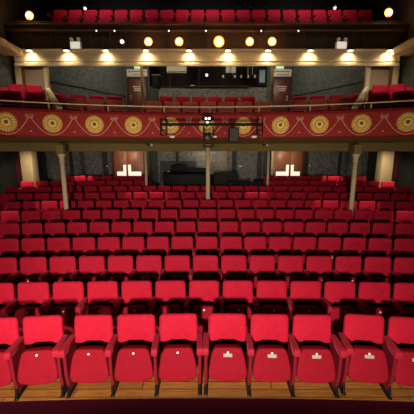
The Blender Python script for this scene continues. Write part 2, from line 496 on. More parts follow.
for k in range(-5, 6):
    p, a = on_front(k*SP, ZM), -k*SP/RF
    if ros is None:
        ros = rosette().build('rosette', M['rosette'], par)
        boss = MB().lathe([(.044, -.036), (.040, -.052), (.024, -.058), (.008, -.060)], 16, (0, 0, 0), 'y').build('boss', M['golddark'], ros); ros.scale = (1.07, 1, 1.07)
        o = ros
    else:
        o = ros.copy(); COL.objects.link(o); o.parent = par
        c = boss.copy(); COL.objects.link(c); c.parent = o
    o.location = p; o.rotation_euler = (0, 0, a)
for k in range(-6, 6):
    s0 = (k+.5)*SP
    # garland between bow k and bow k+1 hangs under the rosette
    if k < 5:
        pts = []
        for i in range(25):
            t = i/24*2-1
            pts.append(on_front(s0+SP*.5+t*(SP*.5-.035), 3.255+.40*(abs(t)**2.1)*.92, .004))
        MB().tube(pts, .0085, 6).build('garland', M['goldline'], par)
    b = MB()
    for sg in (-1, 1):
        for (rx, rz, cx, cz) in ((.036, .024, .045, .028), (.038, .017, .042, -.005)):
            pts = [on_front(s0+sg*(cx+rx*math.cos(q)), 3.655+cz+rz*math.sin(q)+.25*rx*math.cos(q), .004) for q in [2*PI*i/10 for i in range(11)]]
            b.tube(pts, .006, 5, False)
        b.tube([on_front(s0+sg*.01, 3.655, .004), on_front(s0+sg*.035, 3.61, .004)], .007, 5)
    b.build('bow', M['goldline'], par)
    q = on_front(s0, 3.335, .0); d = MB()
    d.lathe([(.022, 0), (.016, -.008), (.004, -.010)], 8, (0, 0, 0), 'y').xf(Matrix.Translation(q) @ Matrix.Rotation(-s0/RF, 4, 'Z')).build('stud', M['goldline'], par)

# handrail on the parapet
hr = thing('handrail', 'slim brass handrail on posts along the red balcony front', 'handrail', (0, 0, 0))
def at_front(x, y, d=0.05):
    # pixel -> point on the parapet line (iterate on Y)
    Y = 7.5
    for _ in range(12):
        q = at(x, y, Y); Y = yf(q.x, d)
    return q
RAILZ = 3.985
MB().tube([(x, yf(x, .05), RAILZ) for x in [-6.4+12.8*i/60 for i in range(61)]], .016, 8).build('top_rail', M['rail'], hr)
MB().tube([(x, yf(x, .05), 3.905) for x in [-6.4+12.8*i/60 for i in range(61)]], .006, 6).build('lower_rail', M['iron'], hr)
for px in (49, 108, 164, 210, 259, 310, 371):
    q = at_front(px, 108)
    MB().tube([(q.x, yf(q.x, .05), 3.81), (q.x, yf(q.x, .05), RAILZ)], .016, 8).build('post', M['rail'], hr)
for px in (20, 79, 136, 187, 234, 284, 340, 395):
    q = at_front(px, 108)
    MB().tube([(q.x, yf(q.x, .05), 3.81), (q.x, yf(q.x, .05), 3.905)], .006, 6).build('bracket', M['iron'], hr)

# stage apron behind and below the camera: its curved edge shades the front of the stalls
st = [(x, min(.95, .95-.05*x*x)) for x in [-5+10*i/40 for i in range(41)]]
vs = []; fs = []
for x, y in st: vs += [(x, max(y, -3.6), .95), (x, -3.8, .95), (x, max(y, -3.6), 0), (x, -3.8, 0)]
for i in range(40):
    a = i*4; fs += [(a, a+1, a+5, a+4), (a, a+4, a+6, a+2), (a+2, a+6, a+7, a+3), (a+1, a+3, a+7, a+5)]
struct(MB().add(vs, fs+[(0, 1, 3, 2), (160, 162, 163, 161)]).build('floor_stage', M['black']))

# columns
def column(X, Y, z0, z1, r, label, cap=True, name='iron_column', m='cream', grp='columns under the balcony'):
    t = thing(name, label, 'column', (X, Y, z0), 0, grp)
    h = z1-z0
    MB().lathe([(r*1.08, 0), (r, h*.6), (r*.92, h)], 16).build('shaft', M[m], t)
    MB().lathe([(r*1.9, 0), (r*1.9, .04), (r*1.35, .07), (r*1.1, .11)], 16).build('base', M[m], t)
    if cap:
        MB().lathe([(r*1.0, h-.22), (r*1.35, h-.20), (r*1.0, h-.17), (r*1.05, h-.10), (r*1.7, h-.02), (r*1.7, h)], 16).build('capital', M[m], t)
        MB().box(-.10, .10, -.08, .10, h, h+.24).build('bracket_block', M['soffit'], t)
    return t
column(-3.92, 8.02, .425, 2.80, .062, 'slender cream iron column under the balcony, left of centre')
column(4.02, 8.02, .425, 2.80, .062, 'slender cream iron column under the balcony, right of centre')
column(.03, 9.02, .53, 3.08, .066, 'slender cream iron column in the middle of the stalls under balcony', cap=False)
for X, w in ((-2.25, 'left'), (2.25, 'right')):
    column(X, 10.86, .75, 3.02, .045, 'thin cream pole beside the %s double doors at the back of stalls' % w, cap=False, name='steel_pole', grp='poles by the doors')
    column(X*1.0, 10.8, 3.76, 6.62, .048, 'thin cream pole by the %s sign and door in the balcony' % w, cap=False, name='steel_pole', grp='poles in the balcony')
for sg, w in ((-1, 'left'), (1, 'right')):
    t = thing('square_pillar', 'square cream pillar at the %s end of the rear stalls' % w, 'pillar', (at(28.5, 170, 11.6).x*-sg, 11.7, .97), 0, 'square pillars')
    MB().box(-.23, .23, -.2, .2, 0, 2.2, .02).build('shaft', M['cream'], t)
    MB().box(-.26, .26, -.23, .23, 0, .14, .01).build('plinth', M['cream'], t)

# stalls double doors
def stalls_door(idx, xa, xm, xb, side):
    a, c, b = at(xa, 165, 14.12).x, at(xm, 165, 14.12).x, at(xb, 165, 14.12).x
    d = thing('door_%d' % idx, 'double wooden doors with glowing white L-shaped panels, %s rear of stalls' % side, 'door', ((a+b)/2, 14.12, 1.05)); d['kind'] = 'structure'
    cx = (a+b)/2
    MB().box(a-cx-.10, a-cx, -.05, .07, 0, 2.0).build('jamb', M['cream' if side == 'right' else 'doordark'], d)
    MB().box(b-cx, b-cx+.10, -.05, .07, 0, 2.0).build('jamb', M['doordark'], d)
    for (l, r, inner) in ((a, c-.015, 1), (c+.015, b, -1)):
        lf = MB().box(l-cx, r-cx, 0, .05, 0.01, 1.97, .008).build('door_leaf', M['doorwood'], d)
        l0, r0 = l-cx, r-cx; w = r0-l0
        iz = .66; iw = .13
        # L-shaped white panel; its brightness is added as emission
        g = MB()
        if inner > 0:
            x1 = r0-.035; x0 = l0+w*.20
            pts = [(x0, iz), (x1, iz), (x1, iz+.52), (x1-iw, iz+.52), (x1-iw, iz+.20), (x0, iz+.20)]
        else:
            x0 = l0+.035; x1 = r0-w*.16
            pts = [(x0, iz), (x1, iz), (x1, iz+.20), (x0+iw, iz+.20), (x0+iw, iz+.52), (x0, iz+.52)]
        vs = [(x, -.012, z) for x, z in pts]+[(x, .0, z) for x, z in pts]; n_ = len(pts)
        g.add(vs, [list(range(n_)), [n_+k for k in range(n_)][::-1]]+[(k, (k+1) % n_, n_+(k+1) % n_, n_+k) for k in range(n_)])
        tag(g.build('l_panel', M['whiteglow'], lf), 'glowing white L-shaped panel')
        MB().box(l0+w*.35, l0+w*.75, -.05, 0, 1.86, 1.90, .006).build('door_closer', M['chrome'], lf)
stalls_door(1, 114.3, 127, 143.5, 'left'); stalls_door(2, 273, 290, 302, 'right')

# ------------------------------------------------------------------ circle level walls, doors, control booth
ZC, ZT = 4.1, 6.65
struct(MB().add([(-5.45, 10.6, 3.7), (-3.75, 14.2, 3.7), (-3.75, 14.2, ZT), (-5.45, 10.6, ZT), (-5.6, 10.7, 3.7), (-3.9, 14.3, 3.7), (-3.9, 14.3, ZT), (-5.6, 10.7, ZT)],
     [(0,1,2,3),(4,5,6,7),(0,1,5,4),(3,2,6,7),(1,2,6,5),(0,3,7,4)]).build('wall_circle_left', M['paperdark']))
struct(MB().add([(5.45, 10.6, 3.7), (3.85, 14.2, 3.7), (3.85, 14.2, ZT), (5.45, 10.6, ZT), (5.6, 10.7, 3.7), (4.0, 14.3, 3.7), (4.0, 14.3, ZT), (5.6, 10.7, ZT)],
     [(0,1,2,3),(4,5,6,7),(0,1,5,4),(3,2,6,7),(1,2,6,5),(0,3,7,4)]).build('wall_circle_right', M['paperdark']))
struct(MB().box(-4.0, -2.62, 14.2, 14.35, 3.7, ZT+.2).build('wall_circle_back_left', M['paperdark']))
struct(MB().box(2.72, 4.0, 14.2, 14.35, 3.7, ZT+.2).build('wall_circle_back_right', M['paperdark']))
struct(MB().box(-2.62, 2.72, 14.2, 14.35, 3.7, 5.74).build('wall_circle_dado', M['paper']))
bt = MB().box(-2.62, 2.72, 15.6, 15.7, 5.6, 7.2).box(-2.72, -2.62, 14.35, 15.7, 5.6, 7.2).box(2.72, 2.82, 14.35, 15.7, 5.6, 7.2).box(-2.7, 2.8, 14.35, 15.7, 5.55, 5.6).box(-2.7, 2.8, 14.3, 15.7, 7.1, 7.2)
struct(bt.build('wall_booth', M['darkbrown']))
struct(MB().box(-1.0, 1.9, 14.06, 14.3, 5.73, 5.79, .01).box(-2.55, -1.0, 14.12, 14.3, 5.74, 5.77).build('window_1', M['brownlight']))
for i, px in enumerate((170, 199, 224, 258)):
    X = at(px, 75, 14.25).x
    struct(MB().box(X-.03, X+.03, 14.22, 14.3, 5.77, 7.0).build('trim_2%d' % i, M['darkbrown']))
# pale side strips of the booth wall
struct(MB().box(at(149, 90, 14.1).x, at(157, 90, 14.1).x, 14.1, 14.2, 4.1, 5.75).build('trim_11', M['greypanel']))

def circle_door(idx, xa, xb, side):
    a, b = at(xa, 90, 14.14).x, at(xb, 90, 14.14).x; cx = (a+b)/2
    d = thing('door_%d' % idx, 'dark red wooden door at the %s back of the balcony' % side, 'door', (cx, 14.14, ZC)); d['kind'] = 'structure'
    h = 2.0
    lf = MB().box(a-cx, b-cx, 0, .05, 0.01, h, .008).build('door_leaf', M['doordark'], d)
    MB().box(a-cx-.08, a-cx, -.03, .06, 0, h+.07).build('jamb', M['darkstrip'], d)
    MB().box(b-cx, b-cx+.08, -.03, .06, 0, h+.07).build('jamb', M['darkstrip'], d)
    MB().box(a-cx, b-cx, -.03, .06, h+.005, h+.07).build('lintel_board', M['darkstrip'], d)
    nt_ = MB()
    for z, w0, w1 in ((1.66, -.20, .22), (1.57, -.14, .20), (1.49, -.16, .18)):
        nt_.box(w0, w1, -.008, 0, z-.018, z+.018)
    nt_.build('notice_lines', M['sign'], lf)
    hx = (a-cx+.1) if side == 'left' else (b-cx-.1)
    MB().box(hx-.025, hx+.025, -.05, 0, 1.02, 1.28, .01).build('push_handle', M['chrome'], lf)
circle_door(3, 128.5, 146, 'left'); circle_door(4, 273.5, 289.5, 'right')
def wall_sign(xa, xb, side):
    a, b = at(xa, 72, 14.1).x, at(xb, 72, 14.1).x
    z0, z1 = at(xa, 76.5, 14.1).z, at(xa, 69.3, 14.1).z
    t = thing('direction_sign', 'white direction sign above the %s balcony door' % side, 'sign', ((a+b)/2, 14.12, (z0+z1)/2), 0, 'signs above the doors')
    w, h = (b-a)/2, (z1-z0)/2
    MB().box(-w, w, -.03, .06, -h, h, .006).build('board', M['sign'], t)
    l = MB().box(-w+.2, w-.08, -.036, -.03, .03, .065).box(-w+.25, w-.12, -.036, -.03, -.09, -.06)
    l.build('text_line', M['ink'], t)
    MB().add([(-w+.06, -.036, .045), (-w+.16, -.036, .0), (-w+.16, -.036, .09)], [(0, 1, 2)]).build('arrow', M['inkred'], t)
    xe = at(138 if side == 'left' else 280, 68, 14.0).x
    e = thing('exit_sign', 'small green lit exit sign above the %s direction sign' % side, 'sign', (xe, 14.08, z1), 0, 'exit signs')
    MB().box(-.19, .19, -.05, .10, .0, .14, .01).build('housing', M['white'], e)
    MB().box(-.17, .17, -.056, -.05, .015, .125).build('lit_face', M['exit'], e)
wall_sign(126.7, 147, 'left'); wall_sign(271.5, 291.5, 'right')

# things in the control booth opening
def air(xa, xb, ya, yb, label):
    p, q = at(xa, yb, 14.15), at(xb, ya, 14.15)
    t = thing('air_conditioner', label, 'air conditioner', ((p.x+q.x)/2, 14.25, p.z))
    w, h = (q.x-p.x)/2, q.z-p.z
    MB().box(-w, w, -.16, .04, .0, h, .03).build('housing', M['white'], t)
    MB().box(-w+.04, w-.04, -.165, -.15, .03, .06).build('vent', M['greypanel'], t)
    return t
air(167, 186.5, 65, 73, 'white wall air conditioner unit in the control booth opening')
for i, (xa, xb) in enumerate(((226, 230.6), (231.2, 236))):
    p, q = at(xa, 72.5, 14.2), at(xb, 64.5, 14.2)
    tag(MB().box(p.x, q.x, 14.24, 14.30, p.z, q.z, .006).build('white_board', M['white']),
        'small white board in the booth opening, %s of the pair' % ('left', 'right')[i], 'board', 'white boards in the booth')
lb = thing('lamp_bar', 'bar with five small pale lamps at the booth window', 'lamp bar', tuple(at(239, 75, 14.1)))
MB().tube([(-.75, 0, 0), (.75, 0, 0)], .012, 6).build('bar', M['iron'], lb)
for i, x in enumerate((-.72, -.18, .1, .42, .72)):
    o = MB().lathe([(.03, .0), (.045, -.06), (.06, -.11)], 10).build('lamp', M['white'], lb); o.location = (x, 0, 0)
for i, x in enumerate((-.3, .4, .6)):
    o = MB().tube([(0, 0, 0), (0, 0, .35)], .010, 6).build('hanger', M['white'], lb); o.location = (x, 0, 0)
p, q = at(257.5, 85, 13.95), at(268, 67, 13.95)
t = thing('blue_screen', 'dark blue glowing screen right of the control booth', 'screen', ((p.x+q.x)/2, 14.1, p.z))
w = (q.x-p.x)/2; h = q.z-p.z
MB().box(-w, w, -.04, .09, 0, h, .01).build('housing', M['blackplastic'], t)
MB().box(-w+.09, w-.10, -.046, -.04, .12, h-.10).build('display', M['blue'], t)
p = at(206.8, 74.3, 14.1)
t = thing('booth_lamp', 'single small white lamp glowing in the booth opening', 'lamp', (p.x, 14.27, p.z))
MB().lathe([(.045, .0), (.06, -.03), (.055, -.07), (.03, -.09)], 12, (0, 0, 0), 'y').build('globe', M['softled'], t)
MB().box(-.03, .03, -.01, .03, -.03, .03).build('mount', M['white'], t)
p = at(156, 75.3, 14.1)
t = thing('wall_shelf', 'pale wooden shelf with dark speaker at left of the booth', 'shelf', (p.x, 14.2, p.z))
MB().box(-.19, .19, -.2, .12, -.02, .02).build('board', M['beige'], t)
MB().box(-.16, .16, -.14, .10, -.55, -.02, .01).build('bracket', M['blackplastic'], t)
p = at(192.5, 84.3, 14.1)
tag(MB().box(p.x-.09, p.x+.09, 14.1, 14.25, 5.78, 5.83, .01).build('paper_stack', M['white']), 'white papers lying on the booth window ledge', 'papers')

# circle side returns, pilasters, struts
for sg, w in ((-1, 'left'), (1, 'right')):
    a, b = sorted((sg*6.5, sg*5.40))
    struct(MB().box(a, b, 10.62, 10.72, 3.7, 5.75).build('wall_circle_return_%s' % w, M['tan']))
    a, b = sorted((sg*6.6, sg*6.45))
    struct(MB().box(a, b, 4.5, 10.7, 3.36, 5.9).build('wall_upper_%s' % w, M['paperdark']))
    struct(MB().box(min(sg*6.38, sg*6.18), max(sg*6.38, sg*6.18), 10.40, 10.64, 3.76, 5.75).build('trim_4%d' % (1+(sg > 0)), M['cream']))
    t = thing('balcony_column', 'cream square column with raking foot, %s side of the balcony' % w, 'column', (sg*5.36, 10.44, 3.76), 0, 'side columns in the balcony')
    MB().box(-.065, .065, -.06, .06, 0, 1.86, .008).build('shaft', M['cream'], t)
    top = Vector((sg*5.30, 10.3, 4.88)); bot = Vector((sg*3.62, 7.48, 3.92)); bot = Vector((sg*3.52, 7.30, 3.86))
    L_ = []
    for p_ in (top, bot):
        for dx in (-.07, .07):
            for dz in (-.06, .06): L_.append((p_.x+dx-sg*5.36, p_.y-10.44, p_.z+dz-3.76))
    MB().add(L_, [(0,1,3,2),(4,6,7,5),(0,4,5,1),(2,3,7,6),(0,2,6,4),(1,5,7,3)]).build('raking_foot', M['cream'], t)
    # cornice on the side wall
    struct(MB().box(min(sg*6.6, sg*5.84), max(sg*6.6, sg*5.84), 4.5, 10.05, 5.84, 6.05, .02).build('trim_5%d' % (1+(sg > 0)), M['cream']))
    struct(MB().box(min(sg*6.7, sg*6.4), max(sg*6.7, sg*6.4), 4.5, 15.5, 5.9, 9.3).build('wall_gallery_%s' % w, M['darkbrown']))
# dado rails on splayed walls
for sg, w in ((-1, 6), (1, 7)):
    x1 = 3.72 if sg < 0 else 3.82
    MBx = MB().tube([(sg*5.42, 10.58, 5.22), (sg*(x1), 14.16, 5.34)], .014, 6)
    struct(MBx.build('trim_%d1' % w, M['darkstrip']))

# ------------------------------------------------------------------ gallery (upper balcony)
YG = 10.15
gx = [(-6.4), 6.4]
def xbar(name, m, prof, x0=-6.4, x1=6.4, parent=None):
    n_ = len(prof); vs = [(x, y, z) for x in (x0, x1) for y, z in prof]
    fs = [(k, (k+1) % n_, n_+(k+1) % n_, n_+k) for k in range(n_)]+[list(range(n_)), [n_+k for k in range(n_)]]
    return MB().add(vs, fs).build(name, m, parent)
struct(xbar('trim_31', M['cream'], [(YG+.06, 5.70), (YG, 5.72), (YG-.02, 5.98), (YG-.10, 6.02), (YG-.12, 6.05), (YG+.25, 6.05), (YG+.2, 5.70)], -6.2, 6.2))
struct(xbar('trim_32', M['cream'], [(YG+.02, 5.57), (YG-.02, 5.58), (YG-.03, 5.66), (YG+.04, 5.70), (YG+.2, 5.70), (YG+.16, 5.63)], -6.2, 6.2))
struct(xbar('ceiling_gallery_soffit', M['soffit'], [(YG+.5, 6.6), (15.6, 7.0), (15.6, 7.1), (YG+.5, 6.75)]))
struct(xbar('floor_gallery', M['carpet'], [(YG+.4, 6.0), (YG+.4, 6.74), (YG+.6, 6.76), (15.5, 7.2), (15.5, 7.1), (YG+.55, 6.7), (YG+.55, 6.0)]))
gp = thing('gallery_parapet', 'dark brown panelled gallery front below the top seats', 'balcony front', (0, YG, 6.05))
MB().box(-6.4, 6.4, .05, .12, 0, .74).build('panel', M['brown'], gp)
MB().box(-6.4, 6.4, -.02, .2, .74, .79, .01).build('top_ledge', M['brownlight'], gp)
MB().box(-6.4, 6.4, .0, .06, .54, .61, .01).build('moulding', M['brownlight'], gp)
for k in range(-10, 11):
    o = MB().box(-.02, .02, .025, .06, 0, .54).build('batten', M['darkbrown'], gp); o.location = (k*.62, 0, 0)
hg = thing('gallery_rail', 'thin dark rail along the gallery front', 'handrail', (0, YG+.1, 6.84))
MB().tube([(-6.3, 0, .08), (6.3, 0, .08)], .014, 8).build('top_rail', M['brownlight'], hg)
for k in range(-9, 10):
    o = MB().tube([(0, 0, 0), (0, 0, .08)], .01, 6).build('post', M['brownlight'], hg); o.location = (k*.68, 0, 0)
struct(MB().box(-6.6, 6.6, 13.2, 13.3, 6.9, 9.4).build('wall_gallery_back', M['black']))
struct(MB().box(-6.7, 6.7, 4.5, 15.6, 9.2, 9.3).build('ceiling', M['black']))

# cornice downlights
CL = (30, 67, 106, 146, 189, 228, 268, 310, 350, 389)
led0 = None
for i, px in enumerate(CL, 1):
    X = at(px, 52, YG-.1).x
    t = thing('cornice_light', 'small warm cornice light on the cream gallery fascia, %s from left' % ORD[i], 'light', (X, YG-.12, 6.0), 0, 'cornice lights on the gallery fascia')
    MB().box(-.09, .09, -.07, .035, -.005, .03, .006).build('housing', M['iron'], t)
    MB().box(-.07, .07, -.055, .02, -.014, -.004).build('lens', M['led'], t)
    ld = bpy.data.lights.new('cornice_lamp', 'SPOT'); ld.energy = 38; ld.color = (1., .86, .62); ld.spot_size = math.radians(150); ld.spot_blend = 1; ld.shadow_soft_size = .05
    lo = bpy.data.objects.new('cornice_lamp', ld); COL.objects.link(lo); lo.location = (X, YG-.15, 5.97); lo.rotation_euler = (math.radians(20), 0, 0)

# globe lamps along the gallery front
def globe_lamp(X, Y, z, i, label, big=1.0, post=False, e=10):
    t = thing('globe_lamp', label, 'lamp', (X, Y, z), 0, 'amber lamps on the gallery front')
    b_ = [(.012, -.08*big), (.045*big, -.068*big), (.068*big, -.035*big), (.074*big, 0), (.06*big, .04*big), (.03, .06*big)]
    MB().lathe(b_, 16).build('bulb', M['bulb'], t)
    MB().lathe([(.05*big, .0), (.12*big, .01), (.150*big, -.03), (.142*big, -.04), (.11*big, .0), (.04*big, -.01)], 20, (0, .085, 0), 'y').build('glow_disc', M['amber'], t)  # glowing dish added to stand in for the halo around the bulb
    MB().tube([(0, .0, -.06), (0, .06, -.13), (0, .16 if not post else .04, -.13 if not post else -.34)], .014, 6).build('bracket', M['iron'], t)
    ld = bpy.data.lights.new('globe_light', 'POINT'); ld.energy = e; ld.color = (1., .52, .16); ld.shadow_soft_size = .12
    lo = bpy.data.objects.new('globe_light', ld); COL.objects.link(lo); lo.location = (X, Y-.22, z)
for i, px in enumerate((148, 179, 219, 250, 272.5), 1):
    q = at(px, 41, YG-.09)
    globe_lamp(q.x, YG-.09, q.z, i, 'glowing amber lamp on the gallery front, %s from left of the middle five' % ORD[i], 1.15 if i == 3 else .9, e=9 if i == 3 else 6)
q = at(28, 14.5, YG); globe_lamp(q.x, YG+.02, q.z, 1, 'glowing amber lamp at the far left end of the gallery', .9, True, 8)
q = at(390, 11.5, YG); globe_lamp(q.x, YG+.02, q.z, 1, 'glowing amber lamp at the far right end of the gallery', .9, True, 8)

# emergency lights
for px, w in ((76, 'left'), (341, 'right')):
    q = at(px, 49.5, YG-.04)
    t = thing('emergency_light', 'white twin-head emergency light on the gallery front, %s side' % w, 'emergency light', (q.x, YG-.03, 6.05), 0, 'emergency lights')
    MB().box(-.17, .17, -.05, .08, .0, .24, .02).build('housing', M['white'], t)
    MB().box(-.15, .15, -.056, -.05, .02, .22).build('glow_face', M['faceglow'], t)  # face given a faint emission of its own to brighten the box
    for sx in (-.11, .11):
        o = MB().lathe([(.03, .03), (.055, .0), (.06, -.05), (.05, -.06)], 12, (0, 0, 0), 'y').build('lamp_head', M['white'], t); o.location = (sx, 0, .29)
        o2 = MB().tube([(0, 0, .22-.29), (0, 0, 0)], .012, 6).build('stem', M['iron'], o)

# small stage lanterns clipped under the gallery rail
for i, px in enumerate((97, 115, 169, 206, 261, 298), 1):
    q = at(px, 31.5, YG-.1)
    t = thing('stage_lantern', 'tiny dark stage lantern with a bright lens, %s from left under the gallery rail' % ORD[i], 'stage light', (q.x, YG-.12, q.z), 0, 'small lanterns under the gallery rail')
    MB().lathe([(.035, .09), (.04, .0), (.045, -.03)], 10, (0, 0, 0), 'y').build('body', M['blackplastic'], t)
    MB().lathe([(.026, -.03), (.020, -.036)], 10, (0, 0, 0), 'y').build('lens', M['softled'], t)  # unlit lens; its glint is put in as emission
    MB().tube([(0, .05, 0), (0, .15, .05)], .01, 6).build('yoke', M['iron'], t)
q = at(123, 43, YG-.05)
t = thing('wall_spotlight', 'pale spotlight head on the gallery front right of the white box', 'stage light', (q.x, YG-.1, q.z))
MB().lathe([(.04, .12), (.07, .02), (.085, -.07)], 12, (0, 0, 0), 'y').build('body', M['chrome'], t)
MB().lathe([(.06, -.07), (.05, -.074)], 12, (0, 0, 0), 'y').build('lens', M['softled'], t)
MB().tube([(-.02, .0, 0), (.03, .10, -.14)], .016, 6).build('bracket', M['iron'], t)
# ceiling lamps seen at the top
for px, py, w in ((85, 7, 'left'), (335, 6.5, 'right')):
    q = at(px, py, 12.6)
    t = thing('ceiling_lamp', 'small bright white lamp high above the %s gallery seats' % w, 'lamp', tuple(q), 0, 'white lamps above the gallery')
    MB().lathe([(.015, .09), (.06, .05), (.075, -.02), (.05, -.03)], 12).build('shade', M['chrome'], t)
    MB().lathe([(.05, -.02), (.06, -.05), (.03, -.10)], 12).build('bulb', M['softled'], t)
    MB().tube([(0, 0, .05), (0, 0, 9.2-q.z)], .008, 6).build('cord', M['iron'], t)

# ------------------------------------------------------------------ circle and gallery seats
def simple_seats(pts, rowdesc, grp, cat='balcony seat', drop=('foot', 'number_disc'), pos=None, first=None):
    for i, (x, y, z, a) in enumerate(pts, 1):
        lab = '%s seat, %s from left in the %s' % ('salmon topped' if 'front row' in grp else 'red velvet', ORD[i], rowdesc)
        t = dup(P0, (x, y, z), a, lab, grp, cat='seat', drop=drop)
        if 'front row' in grp: recolour_back(t)
def rowpts(x0, x1, n_, ycen, z, R):
    out = []
    for i in range(n_):
        x = x0+(x1-x0)*i/max(1, n_-1)
        y = ycen-(R-math.sqrt(R*R-x*x)); out.append((x, y, z, -math.asin(x/R)))
    return out
RECOLOURED = {}
def recolour_back(t):
    # the balcony's first row gets paler, salmon backrests
    for c in t.children:
        nm = c.name.split('.')[0]
        if nm == 'backrest':
            if nm not in RECOLOURED:
                RECOLOURED[nm] = c.data.copy(); RECOLOURED[nm].materials[0] = M['salmon']
            c.data = RECOLOURED[nm]
Z1, Z2 = 3.40, 3.76
simple_seats(rowpts(-1.55, 1.62, 7, 9.05, Z1, 11), 'balcony front row, middle block', 'balcony front row middle seats')
simple_seats(rowpts(-1.32, 1.32, 6, 10.05, Z2-.04, 14), 'balcony second row, middle block', 'balcony second row middle seats')
simple_seats(rowpts(-3.64, -2.60, 3, 9.05, Z1, 11.), 'balcony front row between left door and column', 'balcony front row left seats')
simple_seats(rowpts(2.60, 3.64, 3, 9.05, Z1, 11.), 'balcony front row between right door and column', 'balcony front row right seats')
simple_seats(rowpts(-4.52, -2.9, 4, 10.0, Z2-.09, 15), 'balcony second row left of the middle', 'balcony second row left seats')
simple_seats(rowpts(2.9, 4.52, 4, 10.0, Z2-.09, 15), 'balcony second row right of the middle', 'balcony second row right seats')
for sg, w in ((-1, 'left'), (1, 'right')):
    a_ = at(207+sg*186.5, 87.3, 9.2); b_ = at(207+sg*174, 84.6, 10.0)
    z1, z2 = a_.z-.905, b_.z-.905
    c_ = at(207+sg*178, 91.6, 7.9)
    p0 = sorted([(sg*(4.42+.53*k), 7.95-.16*k, c_.z-.905, -sg*.32) for k in range(3)])
    simple_seats(p0, '%s side balcony bay, lowest row' % w, '%s side bay lowest row' % w)
    struct(MB().box(min(sg*4.1, sg*6.35), max(sg*4.1, sg*6.35), 7.3, 8.75, 3.3, c_.z-.905).build('floor_bay_front_%s' % w, M['carpet']))
    p1 = sorted([(sg*(5.60+.49*k), 9.2-.10*k, z1, -sg*.2) for k in range(2)])
    simple_seats(p1, '%s side bay of the balcony, near row' % w, '%s side bay near row' % w)
    p2 = sorted([(sg*(5.58+.49*k), 10.0-.10*k, z2, -sg*.2) for k in range(2)])
    simple_seats(p2, '%s side bay of the balcony, back row' % w, '%s side bay back row' % w)
    struct(MB().box(min(sg*5.25, sg*6.35), max(sg*5.25, sg*6.35), 8.75, 9.5, 3.3, z1).build('floor_bay_%s' % w, M['carpet']))
    struct(MB().box(min(sg*5.28, sg*6.35), max(sg*5.28, sg*6.35), 9.5, 10.36, 3.3, z2).build('floor_bay_step_%s' % w, M['carpet']))
GN = 21
gs = [(-5.1+10.6*i/(GN-1), 11.25, 6.785, 0) for i in range(GN)]
simple_seats(gs, 'top gallery row', 'top gallery seats', drop=('foot', 'number_disc', 'standard'))

# ------------------------------------------------------------------ lighting bar in front of the circle
Yb = 7.42
q0, q1 = at(160, 124.5, Yb), at(262, 124.5, Yb)
lbar = thing('lighting_bar', 'long black lighting bar hung before the balcony front', 'lighting bar', (0, Yb, q0.z))
MB().tube([(q0.x, 0, 0), (q1.x, 0, 0)], .034, 10).build('bar', M['blackplastic'], lbar)
for px in (163.5, 259.5):
    X = at(px, 125, Yb).x
    fr = MB()
    for dx in (-.07, .07): fr.tube([(X+dx, 0, .14), (X+dx, 0, -.26)], .016, 6)
    for z in (.13, .0, -.13, -.25): fr.tube([(X-.07, 0, z), (X+.07, 0, z)], .013, 6)
    fr.build('ladder_frame', M['blackplastic'], lbar)
    for zz in (.13, -.2): MB().tube([(X, 0, zz), (X, .34, zz)], .014, 6).build('wall_bracket', M['iron'], lbar)
for i, px in enumerate((172.5, 214.5, 254)):
    q = at(px, 136.3, 7.55)
    t = thing('flood_light', 'small white flood light below the lighting bar, %s from left' % ORD[i+1], 'stage light', (q.x, 7.55, q.z-.02), 0, 'small white flood lights')
    MB().box(-.06, .06, -.05, .05, -.02, .035, .008).build('housing', M['white'], t)
    MB().tube([(0, .03, .02), (0, .24, .03)], .01, 6).build('bracket', M['iron'], t)
X = at(207.5, 125, Yb).x
t = thing('stage_spotlight', 'dark round stage spotlight over the middle gold rosette', 'stage light', (X, Yb-.02, q0.z+.05))
bb = MB().lathe([(.05, .16), (.10, .10), (.115, -.02), (.10, -.05)], 16, (0, 0, 0), 'y')
bb.v = [(x*1.25, y, z*.62+.085) for x, y, z in bb.v]
bb.build('body', M['blackplastic'], t)
for dx in (-.035, .045):
    o = MB().lathe([(.032, -.05), (.025, -.066), (.008, -.07)], 10, (0, 0, 0), 'y').build('lens', M['softled'], t); o.location = (dx, -.005, .085)
MB().box(-.13, -.10, -.02, .06, -.42, .05).box(.10, .13, -.02, .06, -.42, .05).box(-.13, .13, -.02, .06, -.44, -.40).build('yoke', M['blackplastic'], t)
MB().box(-.08, .08, -.10, .12, -.42, -.26, .01).build('ballast_box', M['iron'], t)
MB().lathe([(.028, .02), (.024, -.03)], 10, (0, 0, 0), 'y').build('indicator', M['softled'], t)
t.children[-1].location = (.02, -.10, -.16)
p, q = at(229, 142, 7.3), at(239, 127.3, 7.3)
t = thing('loudspeaker', 'dark brown loudspeaker box hanging under the lighting bar', 'loudspeaker', ((p.x+q.x)/2, 7.38, p.z))
w, h = (q.x-p.x)/2, q.z-p.z
MB().box(-w, w, -.08, .2, 0, h, .015).build('cabinet', M['brown'], t)
MB().box(-w+.02, w-.02, -.088, -.08, .02, h-.02).build('grille', M['greypanel'], t)
MB().tube([(0, .05, h), (0, .05, h+.14)], .015, 6).build('hanger', M['iron'], t)

